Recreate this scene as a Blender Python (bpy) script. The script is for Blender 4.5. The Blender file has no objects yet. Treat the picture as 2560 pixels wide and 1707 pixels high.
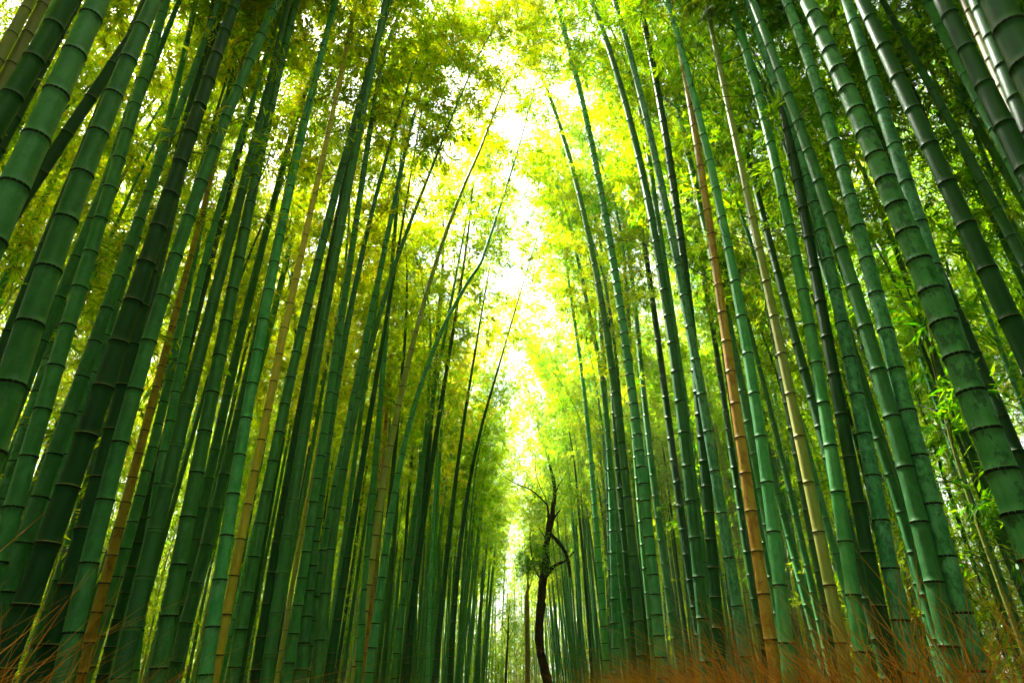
import bpy, bmesh, math, random
import numpy as np
from mathutils import Vector, Matrix, Euler

random.seed(7)
RNG = np.random.default_rng(11)
R = math.radians
scene = bpy.context.scene
COL = scene.collection

# ------------------------------------------------------------------ camera
cam_data = bpy.data.cameras.new('camera')
cam_data.lens = 22.19
cam_data.sensor_width = 36.0
cam_data.clip_start = 0.05
cam_data.clip_end = 3000.0
cam = bpy.data.objects.new('camera', cam_data)
cam.location = (0.0, 0.0, 1.1)
cam.rotation_euler = (R(90 + 28.9), 0.0, 0.0)
COL.objects.link(cam)
scene.camera = cam

# ------------------------------------------------------------------ sky
SUN_EL, SUN_AZ = 53.0, -44.0          # azimuth measured from +Y towards +X
world = bpy.data.worlds.new('World')
scene.world = world
world.use_nodes = True
nt = world.node_tree
nt.nodes.clear()
sky = nt.nodes.new('ShaderNodeTexSky')
sky.sky_type = 'NISHITA'
sky.sun_disc = False
sky.sun_elevation = R(SUN_EL)
sky.sun_rotation = R(SUN_AZ)
sky.air_density = 1.0
sky.dust_density = 3.0
sky.ozone_density = 1.0
hs = nt.nodes.new('ShaderNodeHueSaturation')   # thin white overcast
hs.inputs['Saturation'].default_value = 0.25
bg = nt.nodes.new('ShaderNodeBackground')
bg.inputs['Strength'].default_value = 0.085
wo = nt.nodes.new('ShaderNodeOutputWorld')
nt.links.new(sky.outputs['Color'], hs.inputs['Color'])
nt.links.new(hs.outputs['Color'], bg.inputs['Color'])
nt.links.new(bg.outputs['Background'], wo.inputs['Surface'])

# ------------------------------------------------------------------ sun
sun_data = bpy.data.lights.new('sun', 'SUN')
sun_data.energy = 5.0
sun_data.angle = R(4)
sun_data.color = (1.0, 0.95, 0.85)
sun = bpy.data.objects.new('sun', sun_data)
sd = Vector((math.sin(R(SUN_AZ)) * math.cos(R(SUN_EL)), math.cos(R(SUN_AZ)) * math.cos(R(SUN_EL)), math.sin(R(SUN_EL))))
sun.rotation_euler = sd.to_track_quat('Z', 'Y').to_euler()
sun.location = (0, 0, 40)
COL.objects.link(sun)

# ------------------------------------------------------------------ exposure
scene.view_settings.view_transform = 'Standard'
scene.view_settings.look = 'None'
scene.view_settings.exposure = 2.85
scene.view_settings.gamma = 1.0
scene.render.engine = 'CYCLES'
scene.cycles.max_bounces = 6
scene.cycles.diffuse_bounces = 3
scene.cycles.transmission_bounces = 4
scene.cycles.glossy_bounces = 2
scene.cycles.volume_bounces = 0
scene.cycles.use_denoising = True
scene.cycles.adaptive_threshold = 0.03
scene.cycles.debug_use_spatial_splits = True
scene.cycles.caustics_reflective = False
scene.cycles.caustics_refractive = False
HAZE = 0.0014


# ================================================================== helpers
def new_mat(name):
    m = bpy.data.materials.new(name)
    m.use_nodes = True
    m.node_tree.nodes.clear()
    return m, m.node_tree.nodes, m.node_tree.links


def ramp(N, stops):
    r = N.new('ShaderNodeValToRGB')
    e = r.color_ramp.elements
    while len(e) > 1:
        e.remove(e[-1])
    e[0].position, e[0].color = stops[0][0], (*stops[0][1], 1)
    for p, c in stops[1:]:
        x = e.new(p)
        x.color = (*c, 1)
    return r


def mesh_np(name, verts, faces, mats, midx=None, smooth=False):
    """verts (n,3), faces (m,4) quads"""
    me = bpy.data.meshes.new(name)
    verts = np.asarray(verts, dtype=np.float32)
    faces = np.asarray(faces, dtype=np.int32)
    k = faces.shape[1]
    me.vertices.add(len(verts))
    me.vertices.foreach_set('co', verts.ravel())
    me.loops.add(faces.size)
    me.loops.foreach_set('vertex_index', faces.ravel())
    me.polygons.add(len(faces))
    me.polygons.foreach_set('loop_start', np.arange(0, faces.size, k, dtype=np.int32))
    for m in mats:
        me.materials.append(m)
    if midx is not None:
        me.polygons.foreach_set('material_index', np.asarray(midx, dtype=np.int32))
    if smooth is not False:
        sm = np.ones(len(faces), dtype=bool) if smooth is True else np.asarray(smooth, dtype=bool)
        me.polygons.foreach_set('use_smooth', sm)
    me.update(calc_edges=True)
    me.validate()
    return me


def link(name, data, parent=None):
    o = bpy.data.objects.new(name, data)
    COL.objects.link(o)
    if parent is not None:
        o.parent = parent
    return o


def tag(o, label=None, cat=None, group=None, kind=None):
    if label: o['label'] = label
    if cat: o['category'] = cat
    if group: o['group'] = group
    if kind: o['kind'] = kind
    return o


def frames(pts):
    """parallel transported frame along a polyline -> tangents, normals, binormals"""
    pts = np.asarray(pts, dtype=float)
    t = np.gradient(pts, axis=0)
    t /= np.linalg.norm(t, axis=1)[:, None] + 1e-12
    n = np.zeros_like(t); b = np.zeros_like(t)
    u = np.array([1.0, 0, 0]) if abs(t[0][0]) < 0.8 else np.array([0, 1.0, 0])
    for i in range(len(pts)):
        u = u - t[i] * u.dot(t[i])
        u /= np.linalg.norm(u)
        n[i] = u
        b[i] = np.cross(t[i], u)
    return t, n, b


def tube(pts, rad, sides, cap=True):
    pts = np.asarray(pts, dtype=float)
    rad = np.asarray(rad, dtype=float)
    t, n, b = frames(pts)
    a = np.linspace(0, 2 * math.pi, sides, endpoint=False)
    v = pts[:, None, :] + rad[:, None, None] * (np.cos(a)[None, :, None] * n[:, None, :] + np.sin(a)[None, :, None] * b[:, None, :])
    v = v.reshape(-1, 3)
    i = np.arange(len(pts) - 1)[:, None] * sides
    j = np.arange(sides)[None, :]
    j2 = (j + 1) % sides
    f = np.stack([i + j, i + j2, i + sides + j2, i + sides + j], axis=-1).reshape(-1, 4)
    return v, f


class Soup:
    """collects quads"""
    def __init__(self):
        self.v, self.f, self.m, self.n = [], [], [], 0

    def add(self, v, f, m=0):
        self.v.append(np.asarray(v)); self.f.append(np.asarray(f) + self.n)
        self.m.append(np.full(len(f), m)); self.n += len(v)

    def mesh(self, name, mats, smooth=False):
        return mesh_np(name, np.concatenate(self.v), np.concatenate(self.f), mats, np.concatenate(self.m), smooth)


# ================================================================== materials
def culm_mat(name, base, bloom, dark, amt, scale, spots=0.0, spot_col=(0.02, 0.06, 0.03), rough=0.45, var=0.25, spec=0.38):
    m, N, L = new_mat(name)
    tc = N.new('ShaderNodeTexCoord')
    oi = N.new('ShaderNodeObjectInfo')
    off = N.new('ShaderNodeVectorMath'); off.operation = 'MULTIPLY_ADD'
    L.new(oi.outputs['Random'], off.inputs[0]); off.inputs[1].default_value = (37, 21, 53)
    L.new(tc.outputs['Object'], off.inputs[2])
    mp = N.new('ShaderNodeMapping'); mp.inputs['Scale'].default_value = (1, 1, 0.6)
    L.new(off.outputs[0], mp.inputs['Vector'])
    n1 = N.new('ShaderNodeTexNoise'); n1.inputs['Scale'].default_value = scale; n1.inputs['Detail'].default_value = 7; n1.inputs['Roughness'].default_value = 0.7
    L.new(mp.outputs[0], n1.inputs['Vector'])
    r1 = ramp(N, [(0.40, (0, 0, 0)), (0.58, (1, 1, 1))])
    L.new(n1.outputs['Fac'], r1.inputs['Fac'])
    # wax gathers under each node
    wa = N.new('ShaderNodeAttribute'); wa.attribute_name = 'wax'
    wm = N.new('ShaderNodeMath'); wm.operation = 'MULTIPLY_ADD'; wm.inputs[1].default_value = 0.75; wm.inputs[2].default_value = 0.35
    L.new(wa.outputs['Fac'], wm.inputs[0])
    ml0 = N.new('ShaderNodeMath'); ml0.operation = 'MULTIPLY'; ml0.inputs[1].default_value = amt
    L.new(r1.outputs['Color'], ml0.inputs[0])
    wb = N.new('ShaderNodeMath'); wb.operation = 'POWER'; wb.inputs[1].default_value = 3.0
    L.new(wa.outputs['Fac'], wb.inputs[0])
    wc = N.new('ShaderNodeMath'); wc.operation = 'MULTIPLY'; wc.inputs[1].default_value = 0.35
    L.new(wb.outputs[0], wc.inputs[0])
    ml = N.new('ShaderNodeMath'); ml.operation = 'MULTIPLY_ADD'; ml.use_clamp = True
    L.new(ml0.outputs[0], ml.inputs[0]); L.new(wm.outputs[0], ml.inputs[1]); L.new(wc.outputs[0], ml.inputs[2])
    mx = N.new('ShaderNodeMixRGB'); mx.inputs['Color1'].default_value = (*base, 1); mx.inputs['Color2'].default_value = (*bloom, 1)
    L.new(ml.outputs[0], mx.inputs['Fac'])
    # long vertical streaks
    mp2 = N.new('ShaderNodeMapping'); mp2.inputs['Scale'].default_value = (1, 1, 0.03)
    L.new(off.outputs[0], mp2.inputs['Vector'])
    n2 = N.new('ShaderNodeTexNoise'); n2.inputs['Scale'].default_value = 60; n2.inputs['Detail'].default_value = 4
    L.new(mp2.outputs[0], n2.inputs['Vector'])
    r2 = ramp(N, [(0.35, (0, 0, 0)), (0.75, (0.35, 0.35, 0.35))])
    L.new(n2.outputs['Fac'], r2.inputs['Fac'])
    mx2 = N.new('ShaderNodeMixRGB'); mx2.inputs['Color2'].default_value = (*dark, 1)
    L.new(mx.outputs[0], mx2.inputs['Color1']); L.new(r2.outputs['Color'], mx2.inputs['Fac'])
    # spots where the wax is rubbed off / lichen
    last = mx2.outputs[0]
    if spots > 0:
        n3 = N.new('ShaderNodeTexNoise'); n3.inputs['Scale'].default_value = scale * 2.1; n3.inputs['Detail'].default_value = 9; n3.inputs['Roughness'].default_value = 0.72
        L.new(mp.outputs[0], n3.inputs['Vector'])
        r3 = ramp(N, [(0.52, (0, 0, 0)), (0.57, (1, 1, 1))])
        L.new(n3.outputs['Fac'], r3.inputs['Fac'])
        m3 = N.new('ShaderNodeMath'); m3.operation = 'MULTIPLY'; m3.inputs[1].default_value = min(1, spots)
        L.new(r3.outputs['Color'], m3.inputs[0])
        mx3 = N.new('ShaderNodeMixRGB'); mx3.inputs['Color2'].default_value = (*spot_col, 1)
        L.new(m3.outputs[0], mx3.inputs['Fac']); L.new(last, mx3.inputs['Color1'])
        last = mx3.outputs[0]
    # each stalk a little different
    hsv = N.new('ShaderNodeHueSaturation')
    mr = N.new('ShaderNodeMapRange'); mr.inputs['To Min'].default_value = 1 - var; mr.inputs['To Max'].default_value = 1 + var
    L.new(oi.outputs['Random'], mr.inputs['Value']); L.new(mr.outputs[0], hsv.inputs['Value'])
    mr2 = N.new('ShaderNodeMapRange'); mr2.inputs['To Min'].default_value = 0.515; mr2.inputs['To Max'].default_value = 0.485
    wn = N.new('ShaderNodeTexWhiteNoise'); wn.noise_dimensions = '1D'
    L.new(oi.outputs['Random'], wn.inputs['W']); L.new(wn.outputs['Value'], mr2.inputs['Value']); L.new(mr2.outputs[0], hsv.inputs['Hue'])
    L.new(last, hsv.inputs['Color'])
    bs = N.new('ShaderNodeBsdfPrincipled')
    L.new(hsv.outputs[0], bs.inputs['Base Color'])
    bs.inputs['Roughness'].default_value = rough
    bs.inputs['Specular IOR Level'].default_value = spec
    rr = N.new('ShaderNodeMapRange'); rr.inputs['To Min'].default_value = rough - 0.08; rr.inputs['To Max'].default_value = rough + 0.2
    L.new(n1.outputs['Fac'], rr.inputs['Value']); L.new(rr.outputs[0], bs.inputs['Roughness'])
    bp = N.new('ShaderNodeBump'); bp.inputs['Strength'].default_value = 0.12; bp.inputs['Distance'].default_value = 0.004
    L.new(n2.outputs['Fac'], bp.inputs['Height']); L.new(bp.outputs[0], bs.inputs['Normal'])
    o = N.new('ShaderNodeOutputMaterial'); L.new(bs.outputs[0], o.inputs['Surface'])
    return m


def plain_mat(name, col, rough=0.7, nscale=30, ncol=None, amt=0.5):
    m, N, L = new_mat(name)
    tc = N.new('ShaderNodeTexCoord')
    n = N.new('ShaderNodeTexNoise'); n.inputs['Scale'].default_value = nscale; n.inputs['Detail'].default_value = 6
    L.new(tc.outputs['Object'], n.inputs['Vector'])
    c2 = ncol or tuple(c * 0.5 for c in col)
    r = ramp(N, [(0.35, c2), (0.65, col)])
    L.new(n.outputs['Fac'], r.inputs['Fac'])
    bs = N.new('ShaderNodeBsdfPrincipled'); bs.inputs['Roughness'].default_value = rough
    bs.inputs['Specular IOR Level'].default_value = 0.25
    L.new(r.outputs['Color'], bs.inputs['Base Color'])
    bp = N.new('ShaderNodeBump'); bp.inputs['Strength'].default_value = amt; bp.inputs['Distance'].default_value = 0.02
    L.new(n.outputs['Fac'], bp.inputs['Height']); L.new(bp.outputs[0], bs.inputs['Normal'])
    o = N.new('ShaderNodeOutputMaterial'); L.new(bs.outputs[0], o.inputs['Surface'])
    return m


def leaf_mat(name, stops, tstops, tfac=0.55):
    m, N, L = new_mat(name)
    g = N.new('ShaderNodeNewGeometry')
    oi = N.new('ShaderNodeObjectInfo')
    # leaf to leaf and plant to plant variation
    ad = N.new('ShaderNodeMath'); ad.operation = 'MULTIPLY_ADD'
    L.new(oi.outputs['Random'], ad.inputs[0]); ad.inputs[1].default_value = 0.35
    sc = N.new('ShaderNodeMath'); sc.operation = 'MULTIPLY'; sc.inputs[1].default_value = 0.65
    L.new(g.outputs['Random Per Island'], sc.inputs[0]); L.new(sc.outputs[0], ad.inputs[2])
    r1 = ramp(N, stops); r2 = ramp(N, tstops)
    L.new(ad.outputs[0], r1.inputs['Fac']); L.new(ad.outputs[0], r2.inputs['Fac'])
    mu1 = N.new('ShaderNodeMixRGB'); mu1.blend_type = 'MULTIPLY'; mu1.inputs['Fac'].default_value = 1
    mu2 = N.new('ShaderNodeMixRGB'); mu2.blend_type = 'MULTIPLY'; mu2.inputs['Fac'].default_value = 1
    L.new(r1.outputs['Color'], mu1.inputs['Color1']); L.new(oi.outputs['Color'], mu1.inputs['Color2'])
    L.new(r2.outputs['Color'], mu2.inputs['Color1']); L.new(oi.outputs['Color'], mu2.inputs['Color2'])
    d = N.new('ShaderNodeBsdfDiffuse'); t = N.new('ShaderNodeBsdfTranslucent')
    L.new(mu1.outputs[0], d.inputs['Color']); L.new(mu2.outputs[0], t.inputs['Color'])
    mx = N.new('ShaderNodeMixShader'); mx.inputs['Fac'].default_value = tfac
    L.new(d.outputs[0], mx.inputs[1]); L.new(t.outputs[0], mx.inputs[2])
    gl = N.new('ShaderNodeBsdfGlossy'); gl.inputs['Roughness'].default_value = 0.4; gl.inputs['Color'].default_value = (0.9, 1, 0.8, 1)
    mx2 = N.new('ShaderNodeMixShader'); mx2.inputs['Fac'].default_value = 0.015
    L.new(mx.outputs[0], mx2.inputs[1]); L.new(gl.outputs[0], mx2.inputs[2])
    o = N.new('ShaderNodeOutputMaterial'); L.new(mx2.outputs[0], o.inputs['Surface'])
    return m


CULM = {
    'g':   culm_mat('bamboo_green', (0.028, 0.185, 0.030), (0.085, 0.310, 0.095), (0.014, 0.105, 0.013), 0.9, 10, spots=0.35, spot_col=(0.018, 0.12, 0.022)),
    'gl':  culm_mat('bamboo_waxy_green', (0.045, 0.275, 0.065), (0.140, 0.415, 0.170), (0.026, 0.17, 0.032), 0.9, 10, spots=0.35, spot_col=(0.03, 0.19, 0.045)),
    'dk':  culm_mat('bamboo_dark_green', (0.006, 0.062, 0.010), (0.016, 0.105, 0.024), (0.004, 0.045, 0.006), 0.6, 4, spec=0.25),
    'pj':  culm_mat('bamboo_deep_green', (0.020, 0.115, 0.018), (0.040, 0.170, 0.040), (0.012, 0.075, 0.012), 0.8, 9),
    'mot': culm_mat('bamboo_mottled_green', (0.030, 0.215, 0.062), (0.170, 0.460, 0.240), (0.022, 0.15, 0.040), 1.0, 12, spots=0.75, spot_col=(0.018, 0.10, 0.035)),
    'big': culm_mat('bamboo_blotched_green', (0.034, 0.215, 0.050), (0.110, 0.350, 0.130), (0.024, 0.15, 0.034), 0.9, 6, spots=0.8, spot_col=(0.012, 0.075, 0.022)),
    'yl':  culm_mat('bamboo_golden', (0.74, 0.50, 0.03), (0.78, 0.60, 0.10), (0.66, 0.36, 0.015), 0.6, 4, spots=0.3, spot_col=(0.45, 0.20, 0.01), var=0.1),
    'or':  culm_mat('bamboo_rust', (0.52, 0.24, 0.02), (0.54, 0.33, 0.06), (0.44, 0.14, 0.008), 0.6, 5, spots=0.8, spot_col=(0.34, 0.10, 0.008), var=0.12),
    'yg':  culm_mat('bamboo_yellow_green', (0.34, 0.36, 0.05), (0.44, 0.43, 0.12), (0.26, 0.27, 0.03), 0.7, 4, spots=0.3, spot_col=(0.34, 0.20, 0.02), var=0.1),
    'tan': culm_mat('bamboo_straw', (0.22, 0.20, 0.05), (0.28, 0.25, 0.09), (0.16, 0.13, 0.03), 0.7, 4, var=0.12),
}
NODE_DARK = plain_mat('node_dark', (0.016, 0.022, 0.008), 0.6, 40, (0.006, 0.012, 0.005), 0.2)
NODE_RUST = plain_mat('node_rust', (0.12, 0.035, 0.008), 0.6, 40, (0.06, 0.02, 0.006), 0.2)
NODE_PALE = plain_mat('node_pale', (0.11, 0.27, 0.09), 0.6, 40, (0.06, 0.18, 0.04), 0.2)
NODE_STRAW = plain_mat('node_straw', (0.24, 0.22, 0.06), 0.6, 40, (0.14, 0.14, 0.03), 0.2)
LEAF = leaf_mat('bamboo_leaf',
                [(0.0, (0.018, 0.125, 0.002)), (0.40, (0.090, 0.230, 0.001)), (0.70, (0.220, 0.275, 0.001)), (1.0, (0.320, 0.285, 0.001))],
                [(0.0, (0.090, 0.420, 0.002)), (0.40, (0.380, 0.640, 0.001)), (0.70, (0.690, 0.720, 0.001)), (1.0, (0.840, 0.670, 0.001))], 0.62)
TREE_LEAF = leaf_mat('tree_leaf', [(0, (0.03, 0.16, 0.035)), (1, (0.10, 0.26, 0.03))], [(0, (0.08, 0.42, 0.08)), (1, (0.35, 0.60, 0.03))], 0.6)
TWIG = plain_mat('bamboo_twig', (0.07, 0.085, 0.02), 0.6, 20, (0.035, 0.05, 0.012), 0.2)
BARK = plain_mat('tree_bark', (0.050, 0.026, 0.012), 0.9, 14, (0.016, 0.009, 0.005), 0.9)
TANBARK = plain_mat('tan_bark', (0.30, 0.20, 0.05), 0.9, 9, (0.17, 0.10, 0.025), 0.6)
GRASS = leaf_mat('dry_grass', [(0, (0.34, 0.085, 0.008)), (0.5, (0.58, 0.220, 0.020)), (1, (0.72, 0.42, 0.07))],
                 [(0, (0.34, 0.085, 0.008)), (0.5, (0.58, 0.220, 0.020)), (1, (0.72, 0.42, 0.07))], 0.35)
SOIL = plain_mat('leaf_litter', (0.060, 0.038, 0.015), 0.95, 6, (0.025, 0.018, 0.008), 0.8)
PAVE = plain_mat('path_gravel', (0.16, 0.14, 0.11), 0.95, 25, (0.10, 0.09, 0.07), 0.5)

# ================================================================== ground and path
def sheet(name, x0, x1, y0, y1, z, mat, nx=1, ny=1, centre=None):
    xs = np.linspace(x0, x1, nx + 1); ys = np.linspace(y0, y1, ny + 1)
    X, Y = np.meshgrid(xs, ys)
    if centre: X = X + np.vectorize(centre)(Y)
    v = np.stack([X, Y, np.full_like(X, z)], -1).reshape(-1, 3)
    i = np.arange(ny)[:, None] * (nx + 1); j = np.arange(nx)[None, :]
    f = np.stack([i + j, i + j + 1, i + nx + 2 + j, i + nx + 1 + j], -1).reshape(-1, 4)
    return tag(link(name, mesh_np(name, v, f, [mat])), kind='structure')


def path_x(y):
    return 0.0105 * y


sheet('ground', -400, 400, -400, 400, 0.0, SOIL)
sheet('path', -1.45, 1.45, -30, 120, 0.004, PAVE, 2, 60, path_x)

# ================================================================== bamboo building blocks
RING_SIDES = 20


def ring_mesh(name, dark, pale, wide):
    """one node: a dark scar under a thin pale ridge (unit culm radius)"""
    if wide:
        prof = [(0.99, -0.42), (1.012, -0.36), (1.014, -0.07), (1.05, -0.045), (1.05, 0.02), (1.035, 0.05), (1.014, 0.08), (0.99, 0.14)]
        mi = [1, 1, 0, 0, 1, 1, 1]
    else:
        prof = [(0.99, -0.16), (1.03, -0.11), (1.055, -0.07), (1.05, 0.05), (1.065, 0.065), (1.055, 0.095), (1.0, 0.14), (0.99, 0.15)]
        mi = [0, 0, 0, 0, 1, 1, 1]
    a = np.linspace(0, 2 * math.pi, RING_SIDES, endpoint=False)
    v = np.array([[(r * math.cos(t), r * math.sin(t), z) for t in a] for r, z in prof]).reshape(-1, 3)
    n = len(prof)
    i = np.arange(n - 1)[:, None] * RING_SIDES; j = np.arange(RING_SIDES)[None, :]; j2 = (j + 1) % RING_SIDES
    f = np.stack([i + j, i + j2, i + RING_SIDES + j2, i + RING_SIDES + j], -1).reshape(-1, 4)
    return mesh_np(name, v, f, [dark, pale], np.repeat(mi, RING_SIDES), True)


RINGS = {
    'g': ring_mesh('node_ring_green', NODE_DARK, NODE_PALE, False),
    'pj': ring_mesh('node_ring_pale', NODE_DARK, NODE_PALE, True),
    'or': ring_mesh('node_ring_rust', NODE_RUST, NODE_STRAW, False),
    'dk': ring_mesh('node_ring_straw', NODE_DARK, NODE_STRAW, False),
}
RING_OF = {'g': 'g', 'gl': 'g', 'mot': 'g', 'big': 'g', 'pj': 'pj', 'dk': 'dk', 'yl': 'or', 'or': 'or', 'yg': 'or', 'tan': 'or'}


def culm_mesh(name, curve, length, radius, spacing, sides, mat, own_rings):
    """curve(s)->point, radius(s); slightly swollen at each node; own_rings paints the scars as faces of the mesh"""
    s, nodes = 0.12, []
    while s < length - 0.05:
        nodes.append(s)
        s += spacing(s)
    ss, sc, mi, wx = [0.0], [1.0], [], [0.3]
    for k, s in enumerate(nodes):
        r = radius(s)
        for ds, m, i, q in ((-0.9 * r, 0.98, 0, 0.55), (-0.07 * r, 1.0, 0, 1.0), (-0.05 * r, 1.045, 1, 1.0), (0.06 * r, 1.05, 1, 0.0), (0.12 * r, 1.0, 2, 0.0), (0.7 * r, 0.98, 0, 0.12)):
            ss.append(s + ds); sc.append(m); wx.append(q); mi.append(i if own_rings else 0)
        if k + 1 < len(nodes):
            ss.append((s + nodes[k + 1]) / 2); sc.append(0.975); mi.append(0); wx.append(0.3)
    ss.append(length); sc.append(0.8); mi.append(0); wx.append(0.3)
    pts = [curve(s) for s in ss]
    rad = [radius(s) * c for s, c in zip(ss, sc)]
    v, f = tube(pts, rad, sides)
    mats = [mat] + ([NODE_DARK, NODE_PALE] if own_rings else [])
    me = mesh_np(name, v, f, mats, np.repeat(mi, sides), True)
    me.attributes.new('wax', 'FLOAT', 'POINT').data.foreach_set('value', np.repeat(wx, sides).astype(np.float32))
    return me, nodes


def axis_curve(L, bend, n=40):
    """crown axis: starts straight up, arches over towards +X"""
    s = np.linspace(0, L, n)
    phi = bend * (s / L) ** 1.7
    ds = L / (n - 1)
    x = np.concatenate([[0], np.cumsum(np.sin(phi[:-1]) * ds)])
    z = np.concatenate([[0], np.cumsum(np.cos(phi[:-1]) * ds)])
    return s, np.stack([x, np.zeros_like(x), z], -1)


def unit(a):
    return a / (np.linalg.norm(a, axis=-1, keepdims=True) + 1e-9)


def leaves_np(rng, centres, dirs, lmin, lmax, wmin, wmax, droop=0.25):
    """kite shaped leaves, one quad each"""
    n = len(centres)
    d = unit(dirs + np.array([0, 0, -droop]))
    up = unit(rng.normal(0, 0.55, (n, 3)) + np.array([0, 0, 1.0]))
    side = unit(np.cross(d, up))
    nrm = np.cross(side, d)
    ln = rng.uniform(lmin, lmax, (n, 1)); w = rng.uniform(wmin, wmax, (n, 1)) * 0.5
    a = centres
    m = centres + d * ln * 0.38 + nrm * ln * 0.03
    tip = centres + d * ln - nrm * ln * 0.05
    v = np.stack([a, m + side * w, tip, m - side * w], 1).reshape(-1, 3)
    f = np.arange(n * 4).reshape(-1, 4)
    return v, f


def crown_mesh(name, seed, L, bend, blen, per_m=9.0, leaves=8, step=0.27, lsize=(0.075, 0.135)):
    rng = np.random.default_rng(seed)
    s, P = axis_curve(L, bend)
    so = Soup()
    cs, ds = [], []
    az = rng.uniform(0, 6.28)
    t = 0.05
    while t < L:
        u = t / L
        c = np.array([np.interp(t, s, P[:, k]) for k in range(3)])
        for side in (0, 1):
            az += math.pi + rng.normal(0, 0.55)
            prof = (0.55 + 0.45 * min(1, u / 0.3)) * (1 - 0.72 * max(0, (u - 0.3) / 0.7))
            bl = blen * prof * rng.uniform(0.65, 1.2)
            el = rng.uniform(0.35, 0.95)
            out = np.array([math.cos(az) * math.cos(el), math.sin(az) * math.cos(el), math.sin(el)])
            dr = rng.uniform(0.35, 0.8)
            uu = np.linspace(0, 1, 5)[:, None]
            bp = c + out * uu * bl + np.array([0, 0, -1.0]) * dr * bl * uu ** 2
            v, f = tube(bp, np.linspace(0.005, 0.0018, 5), 3)
            so.add(v, f, 1)
            ns = max(2, int(bl * per_m))
            for q in np.sort(rng.uniform(0.18, 1.0, ns)):
                p = c + out * q * bl + np.array([0, 0, -1.0]) * dr * bl * q * q
                tw = unit(out * np.array([1, 1, 0.2]) * 0.6 + rng.normal(0, 0.6, 3) + np.array([0, 0, -0.15]))
                tl = rng.uniform(0.12, 0.34)
                k = rng.integers(leaves - 3, leaves + 3)
                w = rng.uniform(0.25, 1, (k, 1))
                cs.append(p + tw * tl * w + rng.normal(0, 0.012, (k, 3)))
                ds.append(tw + rng.normal(0, 0.55, (k, 3)))
        t += step * rng.uniform(0.8, 1.2)
    cs = np.concatenate(cs); ds = np.concatenate(ds)
    v, f = leaves_np(rng, cs, ds, lsize[0], lsize[1], 0.015, 0.024)
    so.add(v, f, 0)
    return so.mesh(name, [LEAF, TWIG])


N_CROWN = 8
CROWNS = []
for k in range(N_CROWN):
    L = 6.6 + 0.35 * (k % 4)
    bend = (0.55, 0.75, 0.95, 0.65, 0.85, 1.05, 0.45, 0.8)[k]
    CROWNS.append((crown_mesh('bamboo_crown', 100 + k, L, bend, 1.25, per_m=19, leaves=11, lsize=(0.085, 0.15)), L, bend))
YOUNG = []
for k in range(4):
    L = 3.4 + 0.5 * k
    YOUNG.append((crown_mesh('young_crown', 200 + k, L, 0.7, 1.0, per_m=14), L, 0.7))


def spray_mesh(name, seed):
    """a single leafy side branch growing towards +X"""
    rng = np.random.default_rng(seed)
    so = Soup(); cs, ds = [], []
    bl = 1.1
    uu = np.linspace(0, 1, 7)[:, None]
    out = unit(np.array([0.8, 0.0, 0.6]))
    pos = lambda q: out * q * bl + np.array([0, 0, -1.0]) * 0.55 * bl * q * q
    v, f = tube(np.array([pos(float(q[0])) for q in uu]), np.linspace(0.006, 0.002, 7), 4)
    so.add(v, f, 1)
    for i in range(16):
        q = 0.15 + 0.85 * i / 15
        p = pos(q)
        tw = unit(out * 0.7 + rng.normal(0, 0.6, 3) + np.array([0, 0, -0.25]))
        tl = rng.uniform(0.15, 0.4)
        v, f = tube(np.stack([p, p + tw * tl * 0.5, p + tw * tl + np.array([0, 0, -0.03])]), [0.0025, 0.002, 0.001], 3)
        so.add(v, f, 1)
        k = rng.integers(6, 11)
        w = rng.uniform(0.2, 1, (k, 1))
        cs.append(p + tw * tl * w); ds.append(tw + rng.normal(0, 0.5, (k, 3)))
    v, f = leaves_np(rng, np.concatenate(cs), np.concatenate(ds), 0.08, 0.14, 0.013, 0.019, 0.3)
    so.add(v, f, 0)
    return so.mesh(name, [LEAF, TWIG])


SPRAYS = [spray_mesh('leafy_branch', 300 + k) for k in range(4)]


def twig_mesh(name, seed):
    """a thin bare side branch, forked, zigzag at its joints"""
    rng = np.random.default_rng(seed)
    so = Soup()
    n = 9
    q = np.linspace(0, 1, n)[:, None]
    main = np.array([0.85, 0.0, 0.45]) * q * 1.5 + np.array([0, 0, -0.32]) * q ** 2 * 1.5 + rng.normal(0, 0.018, (n, 3)) * q
    v, f = tube(main, np.linspace(0.0055, 0.0018, n), 5); so.add(v, f)
    for i in (2, 3, 5, 6, 7):
        d = unit(np.array([0.7, rng.normal(0, 0.7), rng.normal(0.1, 0.4)])) * rng.uniform(0.25, 0.5)
        v, f = tube(np.stack([main[i], main[i] + d * 0.5 + rng.normal(0, 0.02, 3), main[i] + d]), [0.0028, 0.002, 0.0012], 4); so.add(v, f)
    return so.mesh(name, [TWIG])


TWIGS = [twig_mesh('bare_branch', 400 + k) for k in range(3)]

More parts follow.
